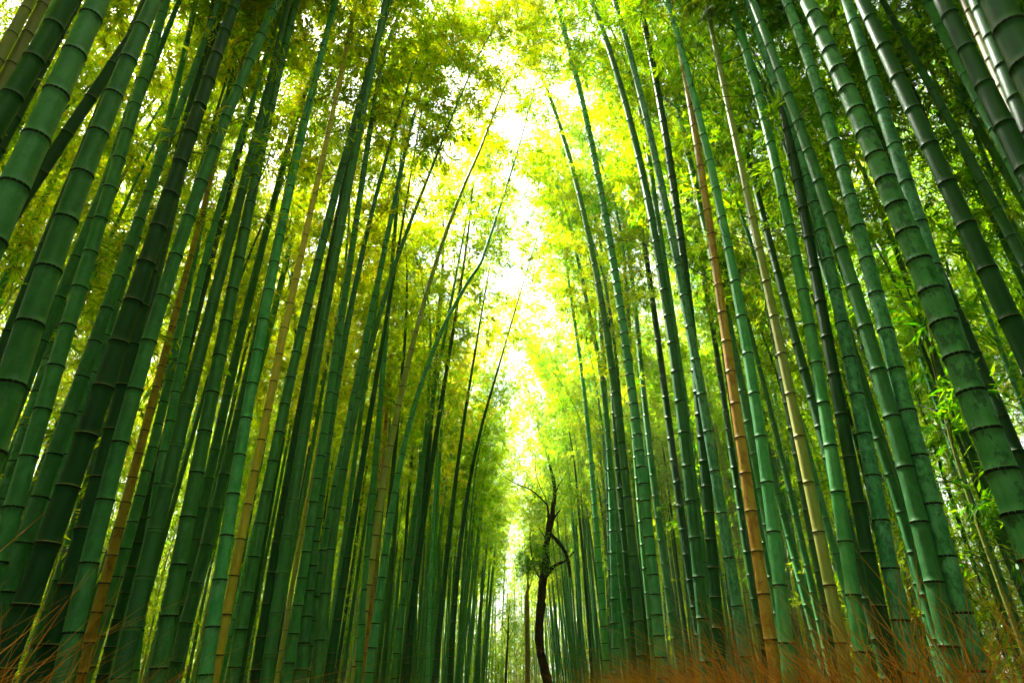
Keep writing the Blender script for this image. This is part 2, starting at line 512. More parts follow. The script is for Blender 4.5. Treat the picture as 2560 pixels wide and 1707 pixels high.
# ================================================================== bamboo stalks lining the path
# style, distance along the path, base radius, taper per metre, node spacing, straight height, sideways course x = c0 + c1 z + c2 z2 + c3 z3
FRONT = [
    ('g', 2.62, 0.0753, -0.00600, 0.32, 4.9, (-1.9868, -0.17198, 0.017254, 0)),  # A
    ('g', 2.13, 0.0773, -0.00600, 0.30, 4.4, (-2.1039, -0.037641, 0, 0)),  # B
    ('dk', 3.33, 0.0449, -0.00100, 0.38, 6.0, (-3.9139, 0.13594, 0, 0)),  # C
    ('dk', 2.28, 0.0629, -0.00329, 0.29, 4.5, (-2.7143, 0.023643, 0, 0)),  # D
    ('tan', 2.53, 0.0347, -0.00100, 0.29, 5.0, (-2.8429, -0.040425, 0, 0)),  # E
    ('tan', 2.45, 0.0345, -0.00100, 0.24, 4.9, (-2.8616, -0.036766, 0, 0)),  # F
    ('dk', 3.22, 0.0496, -0.00213, 0.31, 5.3, (-3.5549, -0.0097907, 0, 0)),  # H
    ('g', 4.10, 0.0620, -0.00236, 0.34, 7.3, (-3.0237, -0.11099, 0.008046, -0.0006095)),  # I
    ('dk', 4.10, 0.0769, -0.00297, 0.36, 7.5, (-2.9901, 0.049792, -0.010081, 0.00062014)),  # J
    ('dk', 5.04, 0.0795, -0.00513, 0.41, 3.8, (-3.3487, 0.031031, -0.014536, 0)),  # J2
    ('g', 4.39, 0.0624, -0.00188, 0.42, 7.9, (-2.6324, -0.1275, 0.01585, 0)),  # K
    ('pj', 5.21, 0.0515, -0.00100, 0.31, 5.0, (-3.101, -0.11598, 0.0042128, 0)),  # K2
    ('g', 5.21, 0.0660, -0.00225, 0.37, 9.2, (-2.5271, -0.048291, -0.0020153, 0.00031377)),  # L
    ('pj', 5.04, 0.0689, -0.00396, 0.35, 8.9, (-2.6937, -0.065089, 0.01128, -0.00074296)),  # M
    ('gl', 5.58, 0.0600, -0.00218, 0.36, 9.8, (-2.3042, -0.08346, 0.0059151, 2.1726e-05)),  # N
    ('yl', 5.98, 0.0447, -0.00150, 0.32, 10.4, (-2.4568, -0.035684, 0.0085448, -0.00044769)),  # O
    ('g', 5.98, 0.0542, -0.00100, 0.30, 8.3, (-2.2946, -0.048786, 0.012057, -0.00033846)),  # P
    ('pj', 5.84, 0.0551, -0.00100, 0.32, 10.2, (-1.9555, -0.050087, 0.0089635, -0.0003522)),  # Q
    ('dk', 6.87, 0.0534, -0.00281, 0.30, 4.5, (-2.4249, -0.042246, 0.0067185, 0)),  # R
    ('gl', 6.87, 0.0520, -0.00145, 0.26, 4.9, (-2.1623, 0.0010006, -0.0002161, 0)),  # S
    ('gl', 7.61, 0.0526, -0.00168, 0.25, 3.6, (-2.1805, -0.044594, 0.015833, 0)),  # T
    ('g', 4.54, 0.0653, -0.00447, 0.32, 5.3, (-3.3788, -0.020548, 0.0020845, 0)),  # U
    ('gl', 5.21, 0.0595, -0.00320, 0.39, 8.1, (-3.8801, 0.044469, -0.0092542, 0)),  # U2
    ('dk', 4.39, 0.0638, -0.00341, 0.43, 5.2, (-3.8936, -0.033785, 0, 0)),  # V
    ('mot', 5.78, 0.0754, -0.00600, 0.36, 4.3, (-4.4884, -0.071304, 0, 0)),  # W
    ('g', 4.70, 0.0653, -0.00449, 0.44, 5.1, (-3.9723, -0.006901, 0, 0)),  # X
    ('gl', 5.40, 0.0573, -0.00422, 0.29, 6.7, (-2.6793, -0.18759, 0.015711, 0)),  # Z
    ('gl', 6.19, 0.0589, -0.00339, 0.25, 4.5, (-3.7671, 0.084122, -0.017943, 0)),  # Z2
    ('or', 5.98, 0.0538, -0.00377, 0.24, 4.1, (-3.5764, -0.032504, 0, 0)),  # AA
    ('dk', 6.63, 0.0543, -0.00303, 0.24, 2.2, (-3.7783, -0.017182, 0, 0)),  # AB
    ('g', 6.19, 0.0601, -0.00513, 0.33, 2.3, (-3.9648, -0.021377, 0, 0)),  # AC
    ('big', 3.45, 0.0918, -0.00501, 0.24, 6.5, (2.7219, 0.025378, -0.006301, 0)),  # R1
    ('mot', 3.83, 0.0619, -0.00183, 0.41, 7.1, (2.9095, 0.055927, 0, 0)),  # R2
    ('dk', 3.45, 0.0665, -0.00214, 0.38, 6.5, (3.228, -0.018141, 0, 0)),  # R3
    ('dk', 2.91, 0.0750, -0.00413, 0.38, 5.6, (3.0848, 0.025549, 0, 0)),  # R4
    ('tan', 3.01, 0.0425, -0.00100, 0.28, 5.8, (3.0625, 0.079044, 0, 0)),  # R5
    ('dk', 2.91, 0.0609, -0.00176, 0.32, 5.6, (2.885, 0.107, 0, 0)),  # R6
    ('dk', 1.99, 0.0927, -0.00600, 0.28, 4.2, (2.1672, 0.076016, 0, 0)),  # R7
    ('mot', 4.54, 0.0682, -0.00189, 0.36, 8.2, (2.9539, -0.00016294, 0.01621, -0.0015111)),  # R8
    ('g', 4.54, 0.0671, -0.00304, 0.40, 8.2, (2.6857, 0.13793, -0.021533, 0.00080025)),  # R9
    ('mot', 5.04, 0.0653, -0.00209, 0.36, 6.2, (2.7721, 0.017232, 0.025933, -0.0031424)),  # R10
    ('dk', 5.04, 0.0549, -0.00126, 0.38, 8.1, (2.6455, 0.02311, 0.014166, -0.0011613)),  # R11
    ('gl', 5.21, 0.0574, -0.00100, 0.40, 9.2, (2.4216, 0.13552, -0.0078989, -7.8739e-05)),  # R12
    ('yg', 5.40, 0.0520, -0.00218, 0.42, 9.5, (2.4932, 0.042761, -0.0042007, 0.00020009)),  # R13
    ('or', 5.58, 0.0555, -0.00225, 0.34, 8.2, (2.0451, 0.0090906, 0.0071911, -0.00059132)),  # R14
    ('gl', 5.40, 0.0587, -0.00228, 0.42, 9.5, (1.9561, 0.13634, -0.015013, 0.00030897)),  # R15
    ('gl', 8.67, 0.0748, -0.00153, 0.24, 14.3, (1.8027, 0.024887, -0.0045453, -7.3915e-05)),  # Ca
    ('g', 9.95, 0.0766, -0.00233, 0.45, 14.5, (1.8003, 0.023339, -0.0029248, -0.00034359)),  # Cb
    ('g', 7.02, 0.0651, -0.00167, 0.40, 12.0, (1.8562, 0.059294, -0.0029159, -0.00041157)),  # Cc
    ('mot', 5.92, 0.0533, -0.00140, 0.40, 10.3, (1.953, 0.0069446, -0.0015873, -0.00026558)),  # Cd
    ('dk', 6.28, 0.0551, -0.00100, 0.26, 10.9, (1.7329, 0.092022, -0.0039463, -0.00016944)),  # Ce
    ('gl', 14.04, 0.0796, -0.00402, 0.31, 8.9, (1.8891, -0.019024, 0.0046058, -0.00060202)),  # Cg
    ('g', 12.24, 0.0795, -0.00375, 0.40, 7.9, (1.7739, -0.0034601, 0.019228, -0.0022527)),  # Ch
    ('yg', 8.87, 0.0673, -0.00419, 0.32, 10.2, (-1.9437, -0.0069232, 0.0081037, 0.00052013)),  # Ea
    ('gl', 9.77, 0.0727, -0.00537, 0.31, 8.2, (-2.0407, 0.085845, -0.024613, 0.0043683)),  # Eb
    ('g', 7.11, 0.0677, -0.00507, 0.25, 9.2, (-2.0171, -0.088314, 0.012063, 0)),  # Ec
    ('g', 7.35, 0.0663, -0.00567, 0.46, 7.4, (-1.9072, -0.11025, 0.023115, 0)),  # Ed
    ('g', 8.85, 0.0558, -0.00267, 0.42, 6.0, (-1.8767, -0.028065, 0.00048268, 0)),  # Ee
    ('dk', 7.77, 0.0605, -0.00572, 0.34, 4.9, (-2.0367, 0.029698, 0.0019774, 0)),  # Ef
    ('dk', 14.04, 0.0746, -0.00600, 0.32, 7.5, (-1.1912, -0.033243, 0.010547, 0.00084399)),  # Eh
    ('dk', 11.82, 0.0718, -0.00444, 0.44, 7.1, (-1.7215, -0.044073, 0.021141, -0.0010557)),  # Ei
    ('g', 11.82, 0.0716, -0.00475, 0.38, 6.2, (-1.956, -0.0010647, 0.0089895, 0)),  # Ej
    ('dk', 13.11, 0.0729, -0.00586, 0.26, 7.5, (-1.4495, 0.021481, 0.0056865, 7.9933e-05)),  # Ek
]
TREE_SIDE = 'on the crooked tree side'
FAR_SIDE = 'facing the crooked tree'
def tint(x, rng):
    """leaf yellow varies by plant; the left side has backlit yellow painted in"""
    k = rng.uniform(0, 1)
    if x < 0:  # glow of the backlit left canopy put into its leaf colour
        return (1.05 + 0.2 * k, 1.05, 0.5, 1)
    return (0.65 + 0.4 * k, 1.0, 0.8, 1)


SHORT = {
    'g': 'green bamboo stalk', 'gl': 'pale waxy green bamboo stalk', 'dk': 'dark green bamboo stalk', 'pj': 'pale jointed green bamboo stalk',
    'mot': 'speckled green bamboo stalk', 'big': 'blotched green bamboo stalk', 'yl': 'golden yellow bamboo stalk', 'or': 'rust orange bamboo stalk',
    'yg': 'yellow green bamboo stalk', 'tan': 'straw coloured bamboo stalk'}
MARK = {'yl': 'the golden yellow stalk', 'or': 'the rust orange stalk', 'yg': 'the yellow green stalk', 'tan': 'the straw coloured stalk', 'big': 'the stoutest blotched stalk'}


def front_label(style, x0, Y, r0, slope, slim):
    size = 'thick' if r0 > 0.0715 else 'slender' if r0 < 0.0535 else ''
    lean = 'arching over the path' if slim else 'leaning' if abs(slope) > 0.11 else ''
    near_ = None
    for st, y2, _r, _t, _d, _z, c2 in FRONT:
        if st in MARK and not (abs(y2 - Y) < 1e-6 and abs(c2[0] - x0) < 1e-6) and c2[0] * x0 > 0:
            d = math.hypot(y2 - Y, c2[0] - x0)
            if d < 1.1 and (near_ is None or d < near_[0]):
                near_ = (d, MARK[st], y2 < Y)
    place = ('behind ' if near_[2] else 'before ') + near_[1] if near_ else ''
    s_ = ' '.join(w for w in (size, lean if lean == 'leaning' else '', SHORT[style], lean if lean != 'leaning' else '', place, TREE_SIDE if x0 > 0 else FAR_SIDE) if w)
    return s_


front_xy = []
rf = random.Random(5)
rbr = random.Random(55)
for style, Y, r0, taper, ds, ztop, c in FRONT:
    xf = lambda z, c=c: c[0] + c[1] * z + c[2] * z * z + c[3] * z ** 3
    x0 = xf(0.0)
    front_xy.append((x0, Y))
    side = 1 if x0 > 0 else -1
    crown_i = rf.randrange(N_CROWN)
    cme, CL, CB = CROWNS[crown_i]
    hc = max(ztop, 8.2 + rf.uniform(0.0, 1.4))
    slim = r0 + taper * ztop < 0.022                 # the traced stem already reaches its thin tip
    if slim: hc = ztop - 0.2
    slope = c[1] + 2 * c[2] * min(hc, ztop) + 3 * c[3] * min(hc, ztop) ** 2
    slope = max(-0.25, min(0.25, slope))
    xend = xf(min(hc, ztop))
    base = Vector((x0, Y, 0))

    def xz(z):
        return xf(z) if z <= ztop else xf(ztop) + slope * (z - ztop)
    # lower stem then the crown axis; stalks at the very edge arch along the path, the others towards it
    turn = (0.0 if side < 0 else math.pi) + rf.uniform(-1.0, 1.0)
    if abs(x0) < 2.15 and Y > 5:
        turn = rf.choice((-1, 1)) * math.pi / 2 + rf.uniform(-0.4, 0.4)
    rot = Matrix.Rotation(math.atan(slope), 4, 'Y') @ Matrix.Rotation(turn, 4, 'Z')
    cs_, CP = axis_curve(CL, CB)
    org = Vector((xz(hc) - x0, 0, hc))
    total = hc + CL * (0.97 if not slim else 0.5)

    def curve(s):
        if s <= hc:
            return (xz(s) - x0, 0.0, s)
        k = s - hc
        p = Vector([float(np.interp(k, cs_, CP[:, j])) for j in range(3)])
        return tuple(org + rot @ p)
    rtop = max(0.012, r0 + taper * hc)

    def radius(s):
        if s <= hc:
            return max(0.012, r0 + taper * s)
        return rtop * max(0.12, 1 - (s - hc) / CL)

    def spacing(s):
        return ds * (0.62 + 0.38 * min(1, s / 1.4)) * (1.0 if s < hc else 0.8)
    me, nodes = culm_mesh('bamboo_stalk', curve, total, radius, spacing, 16, CULM[style], False)
    root = link('bamboo_stalk', None)
    root.location = base
    root.empty_display_size = 0.2
    tag(root, front_label(style, x0, Y, r0, slope, slim), 'bamboo', 'bamboo stalks lining the path')
    culm = link('culm', me, root)
    for s in nodes:
        if s > hc + 1.5:
            break
        p = Vector(curve(s)); q = Vector(curve(s + 0.03)) - p
        ring = link('node_ring', RINGS[RING_OF[style]], culm)
        rr = radius(s)
        ring.location = p
        ring.rotation_euler = q.to_track_quat('Z', 'Y').to_euler()
        ring.scale = (rr, rr, rr)
    crown = link('crown', cme, root)
    crown.matrix_local = Matrix.Translation(org) @ rot
    if slim:
        crown.scale = (0.5, 0.5, 0.5)
    crown.color = tint(x0, rf)
    # side branches: leafy ones on some green stalks, bare thin ones on the yellowing stalks
    if style in ('g', 'gl') and Y > 4.2 and x0 < 0 and rbr.random() < 0.55:
        for _ in range(rbr.randrange(2, 5)):
            s_b = min((n_ for n_ in nodes), key=lambda n_, z=rbr.uniform(5.2, 8.4): abs(n_ - z))
            br = link('branch', SPRAYS[rbr.randrange(4)], root)
            br.location = curve(s_b)
            br.rotation_euler = (0, rbr.uniform(-0.2, 0.3), rbr.uniform(-1.9, 1.2))
            k_ = rbr.uniform(0.7, 1.15); br.scale = (k_, k_, k_)
            br.color = tint(x0, rbr)
    if style in ('yg', 'or', 'yl') or (style == 'gl' and x0 > 2):
        for _ in range(5):
            s_b = min((n_ for n_ in nodes), key=lambda n_, z=rbr.uniform(4.6, 9.0): abs(n_ - z))
            br = link('branch', TWIGS[rbr.randrange(3)], root)
            br.location = curve(s_b)
            br.rotation_euler = (0, rbr.uniform(-0.25, 0.35), rbr.uniform(0, 6.28))

# ================================================================== the grove behind
def poisson(x0, x1, y0, y1, dist, tries, rng, ok):
    cell = dist
    grid, pts = {}, []
    for _ in range(tries):
        x, y = rng.uniform(x0, x1), rng.uniform(y0, y1)
        if not ok(x, y):
            continue
        gx, gy = int(x // cell), int(y // cell)
        if any((x - px) ** 2 + (y - py) ** 2 < dist * dist for i in (-1, 0, 1) for j in (-1, 0, 1) for px, py in grid.get((gx + i, gy + j), ())):
            continue
        grid.setdefault((gx, gy), []).append((x, y)); pts.append((x, y))
    return pts


GROVE_X = 15.0


def grove_ok(x, y):
    d = abs(x - path_x(y))
    if d < 1.9 or (y > 44 and d < 8):
        return False
    if y < 1.0:
        return d > 2.6
    if y < 5.5 and d < 4.4:
        return False
    if y < 8.5 and d < 3.3:
        return False
    return all((x - a) ** 2 + (y - b) ** 2 > 0.16 for a, b in front_xy)


rp = random.Random(21)
spots = poisson(-GROVE_X, GROVE_X, -10, 54, 0.8, 12000, rp, grove_ok)

for x, y in poisson(3.4, 7.5, 2.5, 9, 0.8, 1500, rp, grove_ok):
    if all((x - a) ** 2 + (y - b) ** 2 > 0.2 for a, b in spots):
        spots.append((x, y))

# six mature forms and three young ones; every stalk is one of them, turned and scaled
FORMS = []
for k in range(6):
    cme, CL, CB = CROWNS[k]
    hc = (6.2, 7.4, 8.2, 6.8, 7.8, 5.4)[k]
    ph, amp = rp.uniform(0, 6), rp.uniform(0.03, 0.10)
    cs_, CP = axis_curve(CL, CB)

    def curve(s, hc=hc, ph=ph, amp=amp, cs_=cs_, CP=CP):
        if s <= hc:
            return (amp * math.sin(ph + s * 0.5) * (1 - s / hc) * min(1, s), amp * math.cos(ph + s * 0.4) * (1 - s / hc) * min(1, s), s)
        return (float(np.interp(s - hc, cs_, CP[:, 0])), 0.0, hc + float(np.interp(s - hc, cs_, CP[:, 2])))
    rb = (0.056, 0.064, 0.070, 0.050, 0.060, 0.045)[k]

    def radius(s, hc=hc, rb=rb, CL=CL):
        return rb * (1 - 0.3 * s / hc) if s <= hc else rb * 0.7 * max(0.1, 1 - (s - hc) / CL)
    me, _ = culm_mesh('bamboo_stalk', curve, hc + CL * 0.97, radius, lambda s: 0.22 + 0.14 * min(1, s / 1.5), 9, CULM['g'], True)
    FORMS.append((me, cme, hc))
for k in range(4):
    cme, CL, CB = YOUNG[k]
    hc = (1.5, 2.2, 3.0, 0.35)[k]
    cs_, CP = axis_curve(CL, CB)

    def curve(s, hc=hc, cs_=cs_, CP=CP):
        if s <= hc:
            return (0.0, 0.0, s)
        return (float(np.interp(s - hc, cs_, CP[:, 0])), 0.0, hc + float(np.interp(s - hc, cs_, CP[:, 2])))

    def radius(s, hc=hc, CL=CL):
        return 0.016 if s <= hc else 0.016 * max(0.15, 1 - (s - hc) / CL)
    me, _ = culm_mesh('young_stalk', curve, hc + CL * 0.97, radius, lambda s: 0.22, 6, CULM['yg'], True)
    FORMS.append((me, cme, hc))


def facing(x, y, rng):
    """stalks by the path arch over it, deeper ones any way"""
    d = abs(x - path_x(y))
    a = 0.0 if x < path_x(y) else math.pi
    if d < 3.4 and 7 < y < 17:
        if x < 0:
            return rng.choice((-1, 1)) * (math.pi / 2 + rng.uniform(0.2, 1.2))
        return a + rng.gauss(0, 0.9)
    return a + rng.gauss(0, 0.45 if d < 4 else 1.6)


near, rest = [], []
rim = random.Random(99)
for x, y in poisson(-GROVE_X - 5, GROVE_X + 5, -10, 60, 0.85, 8000, rim, lambda x, y: abs(x) > GROVE_X or y > 46):
    form = 6 + rim.choice((0, 1, 2, 3, 3)) if (rim.random() < (0.75 if abs(x) > 8 or y < 50 else 0.35)) else rim.randrange(6)
    rest.append((999, x, y, form, rim.uniform(0, 6.28), rim.uniform(1.0, 1.7) if form >= 6 else rim.uniform(0.9, 1.1), rim.uniform(-0.04, 0.04), rim.uniform(-0.04, 0.04), 0.5))
for x, y in poisson(-GROVE_X - 5, GROVE_X + 5, -2, 60, 0.95, 6000, rim, lambda x, y: abs(x) > GROVE_X - 3 or y > 49):
    rest.append((999, x, y, 9, rim.uniform(0, 6.28), rim.uniform(0.9, 1.5), rim.uniform(-0.1, 0.1), rim.uniform(-0.1, 0.1), 0.5))
for x, y in poisson(-GROVE_X, GROVE_X, -24, -10.4, 1.0, 4000, rim, lambda x, y: abs(x - path_x(y)) > 1.9):  # unseen stalks added behind the camera to block light from there
    rest.append((999, x, y, rim.randrange(6), facing(x, y, rim), rim.uniform(0.9, 1.15), rim.uniform(-0.04, 0.04), rim.uniform(-0.04, 0.04), 0.5))
for x, y in spots:
    d = math.hypot(x, y)
    seen = y > 2.0 and abs(x) < 1.05 * y + 1.0
    young = rp.random() < (0.0 if abs(x) < 3.6 else 0.10 if abs(x) < 8 else 0.30)
    form = rp.randrange(6) if not young else 6 + rp.randrange(4)
    over = 0.055 if (y > 18 and abs(x - path_x(y)) < 3.2 and not young) else 0.0      # the outer row leans over the path
    grown = 1.2 if (x > 0 and 8 < y < 15 and abs(x) < 4.2 and not young) else 1.0
    rec = (d, x, y, form, facing(x, y, rp), grown * rp.uniform(0.88, 1.15) * (rp.uniform(0.9, 1.5) if young else 1), rp.uniform(-0.035, 0.035), over + rp.uniform(-0.035, 0.035), rp.random())
    (near if seen else rest).append(rec)
near.sort()
N_NEAR = 300 - len(FRONT)
rest += near[N_NEAR:]
near = near[:N_NEAR]
PROTO = {}
for d, x, y, form, az, sc, lx, ly, u in near:
    young = form >= 6
    me, cme, hc = FORMS[form]
    dist = abs(x - path_x(y))
    where = (TREE_SIDE if x > 0 else FAR_SIDE) + (' before it' if y < 16 else ' level with it' if y < 24 else ' beyond it')
    row = 'at the path edge' if dist < 3.0 else 'deep in the grove'
    if young:
        style, lab, name = 'yg', f'slender young leafy bamboo {where}', 'young_bamboo'
        grp = 'young bamboo among the stalks'
    else:
        style = ('g' if u < 0.45 else 'gl' if u < 0.62 else 'dk' if u < 0.84 else 'pj' if u < 0.92 else 'or' if u < 0.95 else 'tan' if u < 0.98 else 'yg')
        word = {'g': 'mid green', 'gl': 'pale green', 'dk': 'dark green', 'pj': 'deep green', 'or': 'rust orange', 'tan': 'straw coloured', 'yg': 'yellow green'}[style]
        lab = f'{word} bamboo stalk {row} {where}'
        name, grp = 'bamboo_stalk', 'bamboo stalks deeper in the grove'
    root = link(name, None)
    root.location = (x, y, 0); root.rotation_euler = (lx, ly, az); root.scale = (sc, sc, sc)
    root.empty_display_size = 0.2
    tag(root, lab, 'bamboo', grp)
    key = form
    if key not in PROTO:
        a = link('culm', me, root)
        b = link('crown', cme, root); b.location = (0, 0, hc)
        PROTO[key] = (a, b)
    else:
        a, b = (o.copy() for o in PROTO[key])
        for o in (a, b):
            COL.objects.link(o); o.parent = root
    a.material_slots[0].link = 'OBJECT'
    a.material_slots[0].material = CULM[style]
    b.color = tint(x, rp)

# the rest of the grove, too many to tell apart: one object, stalks instanced on points
pts = np.array([(r[1], r[2], 0.0) for r in rest], dtype=np.float32)
gm = bpy.data.meshes.new('bamboo_grove')
gm.from_pydata([tuple(p) for p in pts.tolist()], [], [])
at = gm.attributes.new('form', 'INT', 'POINT'); at.data.foreach_set('value', [r[3] for r in rest])
at = gm.attributes.new('turn', 'FLOAT_VECTOR', 'POINT'); at.data.foreach_set('vector', np.array([(r[6], r[7], r[4]) for r in rest], dtype=np.float32).ravel())
at = gm.attributes.new('size', 'FLOAT', 'POINT'); at.data.foreach_set('value', [r[5] for r in rest])
grove = tag(link('bamboo_grove', gm), 'dense mass of green bamboo filling the grove behind the nearer stalks', 'bamboo grove', kind='stuff')
grove.color = (0.95, 1.0, 0.7, 1)
for k in set(range(10)) - set(PROTO):
    raise RuntimeError('form without a stalk')
ng = bpy.data.node_groups.new('grove', 'GeometryNodeTree')
ng.interface.new_socket('Geometry', in_out='INPUT', socket_type='NodeSocketGeometry')
ng.interface.new_socket('Geometry', in_out='OUTPUT', socket_type='NodeSocketGeometry')
gi = ng.nodes.new('NodeGroupInput'); go = ng.nodes.new('NodeGroupOutput')
def attr(t, n):
    a = ng.nodes.new('GeometryNodeInputNamedAttribute'); a.data_type = t; a.inputs['Name'].default_value = n
    return a.outputs['Attribute']
af, av, asz = attr('INT', 'form'), attr('FLOAT_VECTOR', 'turn'), attr('FLOAT', 'size')
e2r = ng.nodes.new('FunctionNodeEulerToRotation'); ng.links.new(av, e2r.inputs[0])
jn = ng.nodes.new('GeometryNodeJoinGeometry')
for k in range(10):
    cmp_ = ng.nodes.new('FunctionNodeCompare'); cmp_.data_type = 'INT'; cmp_.operation = 'EQUAL'
    ins = [i for i in cmp_.inputs if i.type == 'INT']
    ng.links.new(af, ins[0]); ins[1].default_value = k
    for o, off in zip(PROTO[k], (0.0, FORMS[k][2])):
        inf = ng.nodes.new('GeometryNodeObjectInfo'); inf.inputs['Object'].default_value = o
        inf.transform_space = 'ORIGINAL'
        tr = ng.nodes.new('GeometryNodeTransform'); tr.inputs['Translation'].default_value = (0, 0, off)
        ng.links.new(inf.outputs['Geometry'], tr.inputs['Geometry'])
        ip = ng.nodes.new('GeometryNodeInstanceOnPoints')
        ng.links.new(gi.outputs[0], ip.inputs['Points']); ng.links.new(cmp_.outputs[0], ip.inputs['Selection'])
        ng.links.new(tr.outputs[0], ip.inputs['Instance']); ng.links.new(e2r.outputs[0], ip.inputs['Rotation'])
        ng.links.new(asz, ip.inputs['Scale'])
        ng.links.new(ip.outputs[0], jn.inputs[0])
ng.links.new(jn.outputs[0], go.inputs[0])
md = grove.modifiers.new('grove', 'NODES'); md.node_group = ng
print('grove: near', len(near), 'rest', len(rest))

# ================================================================== trees by the path
def limb_mesh(name, pts, sides, mat, wob, seed):
    """bark tube through (x, y, z, r) points, subdivided and uneven"""
    rng = np.random.default_rng(seed)
    p = np.array(pts, dtype=float)
    n = (len(p) - 1) * 4 + 1
    t = np.linspace(0, len(p) - 1, n)
    q = np.stack([np.interp(t, np.arange(len(p)), p[:, k]) for k in range(4)], -1)
    for _ in range(2):
        q[1:-1] = (q[:-2] + 2 * q[1:-1] + q[2:]) / 4
    q[1:-1, 3] *= 1 + rng.normal(0, wob, n - 2)
    v, f = tube(q[:, :3], q[:, 3], sides)
    c = np.repeat(q[:, :3], sides, 0)
    v = c + (v - c) * (1 + rng.normal(0, wob * 0.8, (len(v), 1)))
    return mesh_np(name, v, f, [mat], None, True)


def leaf_cloud(name, seed, blobs, n, size, mat):
    rng = np.random.default_rng(seed)
    cs = []
    for x, y, z, r, w in blobs:
        k = int(n * w)
        clump = rng.normal(0, r * 0.75, (max(3, k // 9), 3))
        idx = rng.integers(0, len(clump), k)
        cs.append(np.array([x, y, z]) + clump[idx] + rng.normal(0, 0.05, (k, 3)))
    cs = np.concatenate(cs)
    v, f = leaves_np(rng, cs, rng.normal(0, 1, cs.shape), size * 0.7, size * 1.3, size * 0.35, size * 0.6)
    return mesh_np(name, v, f, [mat])


TY = 20.0
tree = link('crooked_tree', None); tree.location = (1.08, TY, 0)
tag(tree, 'crooked dark brown tree with bare twisting limbs beside the path', 'tree')
def limb(name, xzr, y0=0.0, y1=0.0, sides=8, seed=1, parent=tree, ox=1.08, mat=BARK, wob=0.06):
    n = len(xzr)
    pts = [(x - ox, y0 + (y1 - y0) * i / (n - 1), z, r * 1.15) for i, (x, z, r) in enumerate(xzr)]
    return link(name, limb_mesh(name, pts, sides, mat, wob, seed), parent)
limb('trunk', [(1.10, -0.1, 0.16), (1.07, 0.6, 0.125), (1.01, 1.27, 0.112), (0.85, 1.84, 0.105), (0.78, 2.37, 0.104), (0.8, 2.92, 0.109), (0.87, 3.34, 0.115), (0.87, 3.57, 0.108), (0.93, 4.03, 0.097), (0.99, 4.51, 0.079), (1.05, 4.97, 0.073), (1.12, 5.34, 0.085), (1.15, 5.48, 0.083), (1.26, 5.84, 0.072), (1.29, 6.15, 0.06), (1.36, 6.49, 0.055), (1.37, 6.73, 0.049), (1.33, 7.13, 0.05), (1.22, 7.57, 0.02), (1.21, 7.9, 0.01)], sides=12)
limb('branch', [(1.10, 5.38, 0.054), (1.14, 5.81, 0.038), (1.14, 6.07, 0.03), (1.1, 6.19, 0.021), (0.93, 6.36, 0.019), (0.69, 6.56, 0.017), (0.45, 6.68, 0.014), (0.11, 6.77, 0.011), (-0.09, 6.88, 0.008), (-0.28, 7.01, 0.006)], 0, -0.6, seed=2)
limb('branch', [(1.13, 6.0, 0.02), (1.09, 6.49, 0.014), (0.99, 6.68, 0.012), (0.87, 7.01, 0.011), (0.79, 7.39, 0.009), (0.77, 7.9, 0.006)], 0, 0.5, seed=3)
limb('branch', [(0.89, 3.7, 0.075), (0.98, 4.08, 0.069), (1.07, 4.19, 0.063), (1.21, 4.37, 0.052), (1.4, 4.5, 0.046), (1.64, 4.61, 0.035), (1.95, 4.9, 0.02)], 0, 0.5, seed=4)
limb('branch', [(1.13, 5.42, 0.06), (1.17, 5.34, 0.053), (1.33, 5.18, 0.053), (1.49, 5.0, 0.053), (1.64, 4.73, 0.047), (1.69, 4.5, 0.046), (1.72, 4.21, 0.035), (1.73, 4.04, 0.017)], 0, -0.2, seed=5)
limb('branch', [(0.90, 3.95, 0.03), (0.83, 4.04, 0.024), (0.65, 4.32, 0.02), (0.59, 4.68, 0.015), (0.55, 5.07, 0.013), (0.55, 5.34, 0.011), (0.67, 5.38, 0.008)], 0, -0.4, seed=6)
limb('branch', [(1.28, 5.75, 0.029), (1.4, 5.95, 0.024), (1.53, 6.07, 0.012)], seed=7)
limb('branch', [(1.38, 6.6, 0.022), (1.52, 6.91, 0.017), (1.67, 7.1, 0.01)], seed=8)
limb('branch', [(1.04, 5.2, 0.02), (0.93, 5.37, 0.014), (0.84, 5.51, 0.01)], seed=9)
limb('branch', [(0.89, 3.8, 0.062), (1.06, 4.3, 0.047), (1.1, 4.57, 0.044), (1.07, 4.94, 0.05)], 0, -0.1, seed=10)
link('crown', leaf_cloud('crown', 41, [(-0.3, -.2, 4.55, .35, .22), (-0.6, -.2, 4.4, .3, .15), (-0.2, 0, 4.95, .3, .16), (-.3, -.2, 5.7, .3, .07), (-.2, .3, 6.4, .3, .1), (.1, 0, 6.9, .35, .12), (.5, .2, 6.2, .4, .12), (.6, 0, 5.0, .3, .06)], 5200, 0.075, TREE_LEAF), tree)

t2 = link('bare_tree', None); t2.location = (0.76, 34, 0)
tag(t2, 'straight tan tree trunk far along the path behind the crooked tree', 'tree')
limb('trunk', [(0.75, -0.1, 0.13), (0.74, 1.91, 0.10), (0.76, 3.95, 0.097), (0.74, 5.1, 0.085), (0.80, 5.7, 0.05), (0.85, 7.2, 0.02)], parent=t2, ox=0.76, mat=TANBARK, seed=20, wob=0.03)
limb('branch', [(0.78, 5.4, 0.04), (1.0, 6.0, 0.02), (1.2, 6.8, 0.01)], parent=t2, ox=0.76, mat=TANBARK, seed=21)
link('crown', leaf_cloud('crown', 42, [(0.1, 0, 6.8, .6, .5), (0.3, 0, 7.6, .6, .5)], 900, 0.09, TREE_LEAF), t2)

